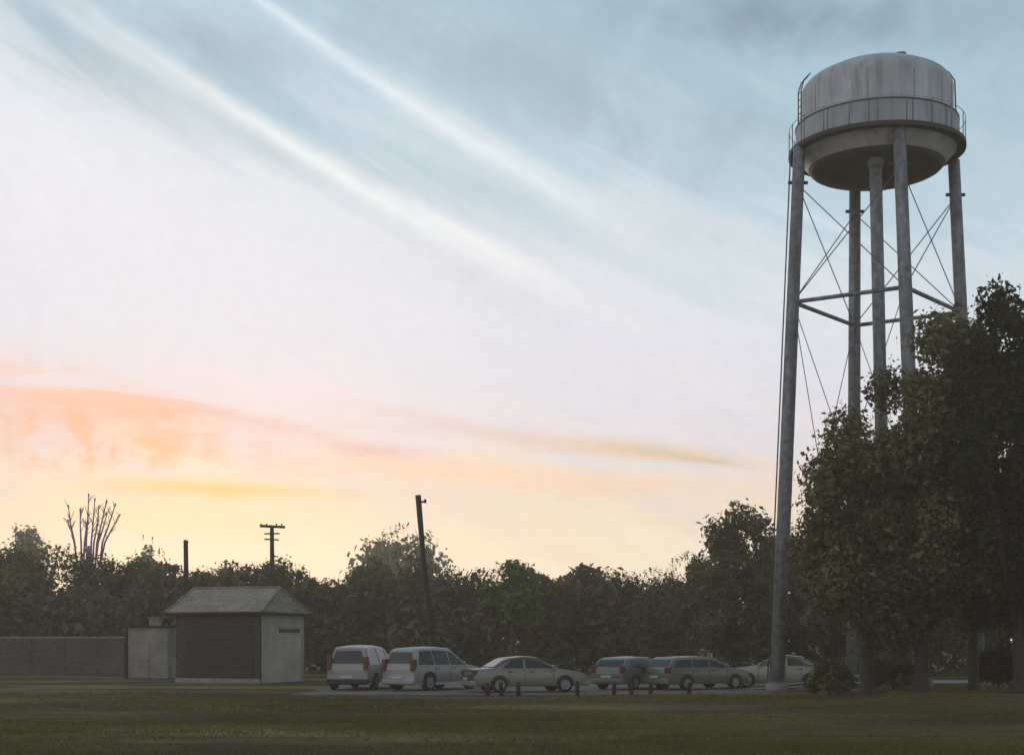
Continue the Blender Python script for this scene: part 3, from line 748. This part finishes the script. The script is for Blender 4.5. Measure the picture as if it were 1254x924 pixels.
        # dark arches
        for s in (-1, 1):
            mb = MB(); vs = []; nn = 16; y = s*(Wd+.006)
            for k in range(nn+1):
                a = math.pi*k/nn
                for rr in (wr*1.02, wr*1.17): vs.append((ax+rr*math.cos(a), y, wr+rr*math.sin(a)))
            for k in range(nn+1):
                a = math.pi*k/nn
                for rr in (wr*1.02, wr*1.17): vs.append((ax+rr*math.cos(a), y-s*.09, wr+rr*math.sin(a)))
            m2 = 2*(nn+1); fs = []
            for k in range(nn):
                fs += [(2*k, 2*k+1, 2*k+3, 2*k+2), (m2+2*k, m2+2*k+2, m2+2*k+3, m2+2*k+1), (2*k, 2*k+2, m2+2*k+2, m2+2*k), (2*k+1, m2+2*k+1, m2+2*k+3, 2*k+3)]
            mb.add(vs, fs, True).build('wheel_arch', M['blackplastic'], t)
    xr, xf = st[0][0], st[-1][0]
    for (x, sgn, nm) in ((xr, -1, 'rear_bumper'), (xf, 1, 'front_bumper')):
        o = MB().box(min(x-sgn*.12, x+sgn*.09), max(x-sgn*.12, x+sgn*.09), -Wd*.93, Wd*.93, .27, .47).build(nm, M['blackplastic'] if spec.get('darkbump') else PAINT[paint], t); bevel(o, .05, 3)
    MB().box(xr-.115, xr-.088, -.26, .26, .50, .61).build('number_plate', M['lens'], t)
    zt0 = st[0][1]; zh = spec.get('tail', (.62, .95))
    for s in (-1, 1):
        o = MB().box(xr-.05, xr+.2, s*Wd*.80-.09, s*Wd*.80+.09, zh[0], zh[1]).build('tail_light', M['tail'], t); bevel(o, .02)
        zf = st[-1][2]; o = MB().box(xf-.2, xf+.04, s*Wd*.68-.15, s*Wd*.68+.15, zf-.16, zf-.02).build('headlight', M['lens'], t); bevel(o, .03)
        xm = spec['mirror']; zb, zt = at(xm); o = MB().box(xm-.06, xm+.06, s*(Wd+.10)-.09, s*(Wd+.10)+.09, zb+.03, zb+.17).build('wing_mirror', PAINT[paint], t); bevel(o, .03)
    return t

VAN = dict(handles=(-.55, .7), doors=(-.7, .5, 1.3), w=1.95, half=2.4, wr=.34, ax=(-1.45, 1.5), mirror=1.15, tail=(.85, 1.4), side=[(-2.1, -.75, -1.95, -.75), (-.65, .45, -.65, .45), (.55, 1.35, .55, .85)], rear=(2, 3), front=(-4, -6), darkbump=True,
    st=[(-2.40, .80, .80), (-2.38, .98, .99), (-2.36, 1.0, 1.05), (-2.16, 1.0, 1.74), (-2.0, 1.0, 1.80), (-.5, 1.0, 1.86), (.55, 1.0, 1.80), (.8, 1.0, 1.72), (1.6, 1.0, 1.05), (2.1, .9, .92), (2.3, .75, .78), (2.4, .6, .63)])
SUV = dict(handles=(-.85, .2), doors=(-1.0, 0, 1.0), w=1.88, half=2.3, wr=.37, ax=(-1.38, 1.38), mirror=.75, tail=(.82, 1.3), side=[(-2.0, -1.05, -1.75, -1.05), (-.95, -.05, -.95, -.05), (.05, .95, .05, .35)], rear=(1, 2), front=(-4, -5),
    st=[(-2.30, .85, .85), (-2.26, 1.02, 1.06), (-2.02, 1.02, 1.66), (-1.85, 1.02, 1.75), (-.6, 1.02, 1.80), (.25, 1.02, 1.74), (1.05, 1.02, 1.07), (1.8, .95, .98), (2.15, .85, .88), (2.3, .65, .68)])
SEDAN = dict(handles=(-.9, .0), doors=(-.95, -.3, .9), w=1.78, half=2.4, wr=.32, ax=(-1.35, 1.4), mirror=.85, tail=(.68, .88), side=[(-1.25, -.35, -.85, -.35), (-.25, .95, -.25, .30)], rear=(3, 4), front=(-4, -5),
    st=[(-2.40, .70, .70), (-2.36, .88, .89), (-2.2, .91, .93), (-1.62, .92, .96), (-.95, .92, 1.36), (-.3, .92, 1.43), (.25, .92, 1.40), (1.15, .92, .95), (1.9, .82, .85), (2.28, .72, .74), (2.4, .55, .57)])
HATCH = dict(handles=(-.3,), doors=(-.5, .75), w=1.76, half=2.0, wr=.31, ax=(-1.2, 1.25), mirror=.7, tail=(.7, 1.0), side=[(-1.55, -.55, -1.3, -.55), (-.45, .75, -.45, .2)], rear=(1, 2), front=(-4, -5),
    st=[(-2.0, .75, .75), (-1.96, .9, .93), (-1.60, .9, 1.27), (-1.4, .9, 1.33), (-.5, .9, 1.38), (.15, .9, 1.35), (.95, .9, .94), (1.55, .82, .85), (1.9, .72, .74), (2.0, .55, .57)])
EST = dict(handles=(-.85, .15), doors=(-1.0, -.05, .95), w=1.76, half=2.35, wr=.31, ax=(-1.35, 1.4), mirror=.8, tail=(.7, .95), side=[(-2.0, -1.05, -1.8, -1.05), (-.95, -.1, -.95, -.1), (0, .95, 0, .35)], rear=(1, 2), front=(-4, -5),
    st=[(-2.35, .78, .78), (-2.30, .9, .93), (-1.98, .9, 1.30), (-1.8, .9, 1.36), (-.5, .9, 1.40), (.25, .9, 1.37), (1.1, .9, .94), (1.85, .82, .85), (2.22, .72, .74), (2.35, .55, .57)])

car('parked_van', 'beige van seen from behind, at the left end of the parked cars', 446, 62.5, 11, VAN, 'pinkish beige', 'van')
car('parked_car', 'pale silver suv seen from its rear corner, beside the beige van', 531, 61.5, 36, SUV, 'pale silver')
car('parked_car', 'silver grey saloon seen from the side, right of the suv and in front of it', 643, 58.6, 72, SEDAN, 'silver grey')
car('parked_car', 'dull grey hatchback with dark rear window, right of the saloon', 776, 62.5, 38, HATCH, 'dull grey')
car('parked_car', 'pale estate car angled between the hatchback and the water tower leg', 854, 62.2, 55, EST, 'mid grey')
car('parked_car', 'off white saloon parked behind the near water tower leg', 955, 64.5, -78, SEDAN, 'off white')

# ------------------------------------------------------------------ short posts by the car park
prng = random.Random(3)
spots = [(597, 'beneath the rear end of the silver grey saloon'), (614, 'second from the left in the row'), (635, 'beneath the middle of the silver grey saloon'), (707, 'beneath the front end of the silver grey saloon'),
         (752, 'beneath the left edge of the grey hatchback'), (773, 'beneath the middle of the grey hatchback'), (797, 'in the gap between hatchback and estate car'), (844, 'rightmost of the row, below the estate car')]
for px, lab in spots:
    Y = 54.6+prng.uniform(-.3, .3)
    t = tag(empty('bollard', (GX(px, Y), Y, 0)), 'short dark wooden post '+lab, 'bollard', 'short dark posts along the car park edge')
    hh = prng.uniform(.40, .5); ln = prng.uniform(-.03, .03)
    MB().tube([(0, 0, -.1), (ln*.5, 0, hh*.6), (ln, 0, hh)], [.085, .08, .075], 10).build('shaft', M['post'], t)
    MB().tube([(ln, 0, hh), (ln, 0, hh+.04)], [.085, .05], 10).build('cap', M['post'], t)

# ------------------------------------------------------------------ haze
def haze():
    m = bpy.data.materials.new('haze'); m.use_nodes = True; N = m.node_tree.nodes; L = m.node_tree.links
    N.remove(N['Principled BSDF']); pv = N.new('ShaderNodeVolumePrincipled')
    pv.inputs['Color'].default_value = (.92, .78, .58, 1); pv.inputs['Density'].default_value = HAZE; pv.inputs['Anisotropy'].default_value = .3
    L.new(pv.outputs[0], N['Material Output'].inputs['Volume'])
    o = MB().box(-160, 160, -12, 300, -1.2, 33).build('haze', m); o['kind'] = 'stuff'
    tag(o, 'thin evening haze between the field and the far trees', 'haze')
HAZE = .0015
haze()

# ------------------------------------------------------------------ render settings
sc.view_settings.view_transform = 'Standard'; sc.view_settings.look = 'None'; sc.view_settings.gamma = 1; sc.view_settings.use_curve_mapping = False
sc.view_settings.exposure = 0
sc.render.engine = 'CYCLES'
sc.cycles.use_denoising = True
sc.cycles.max_bounces = 3; sc.cycles.diffuse_bounces = 2; sc.cycles.transmission_bounces = 2; sc.cycles.volume_bounces = 0; sc.cycles.transparent_max_bounces = 8
sc.cycles.sample_clamp_indirect = 4
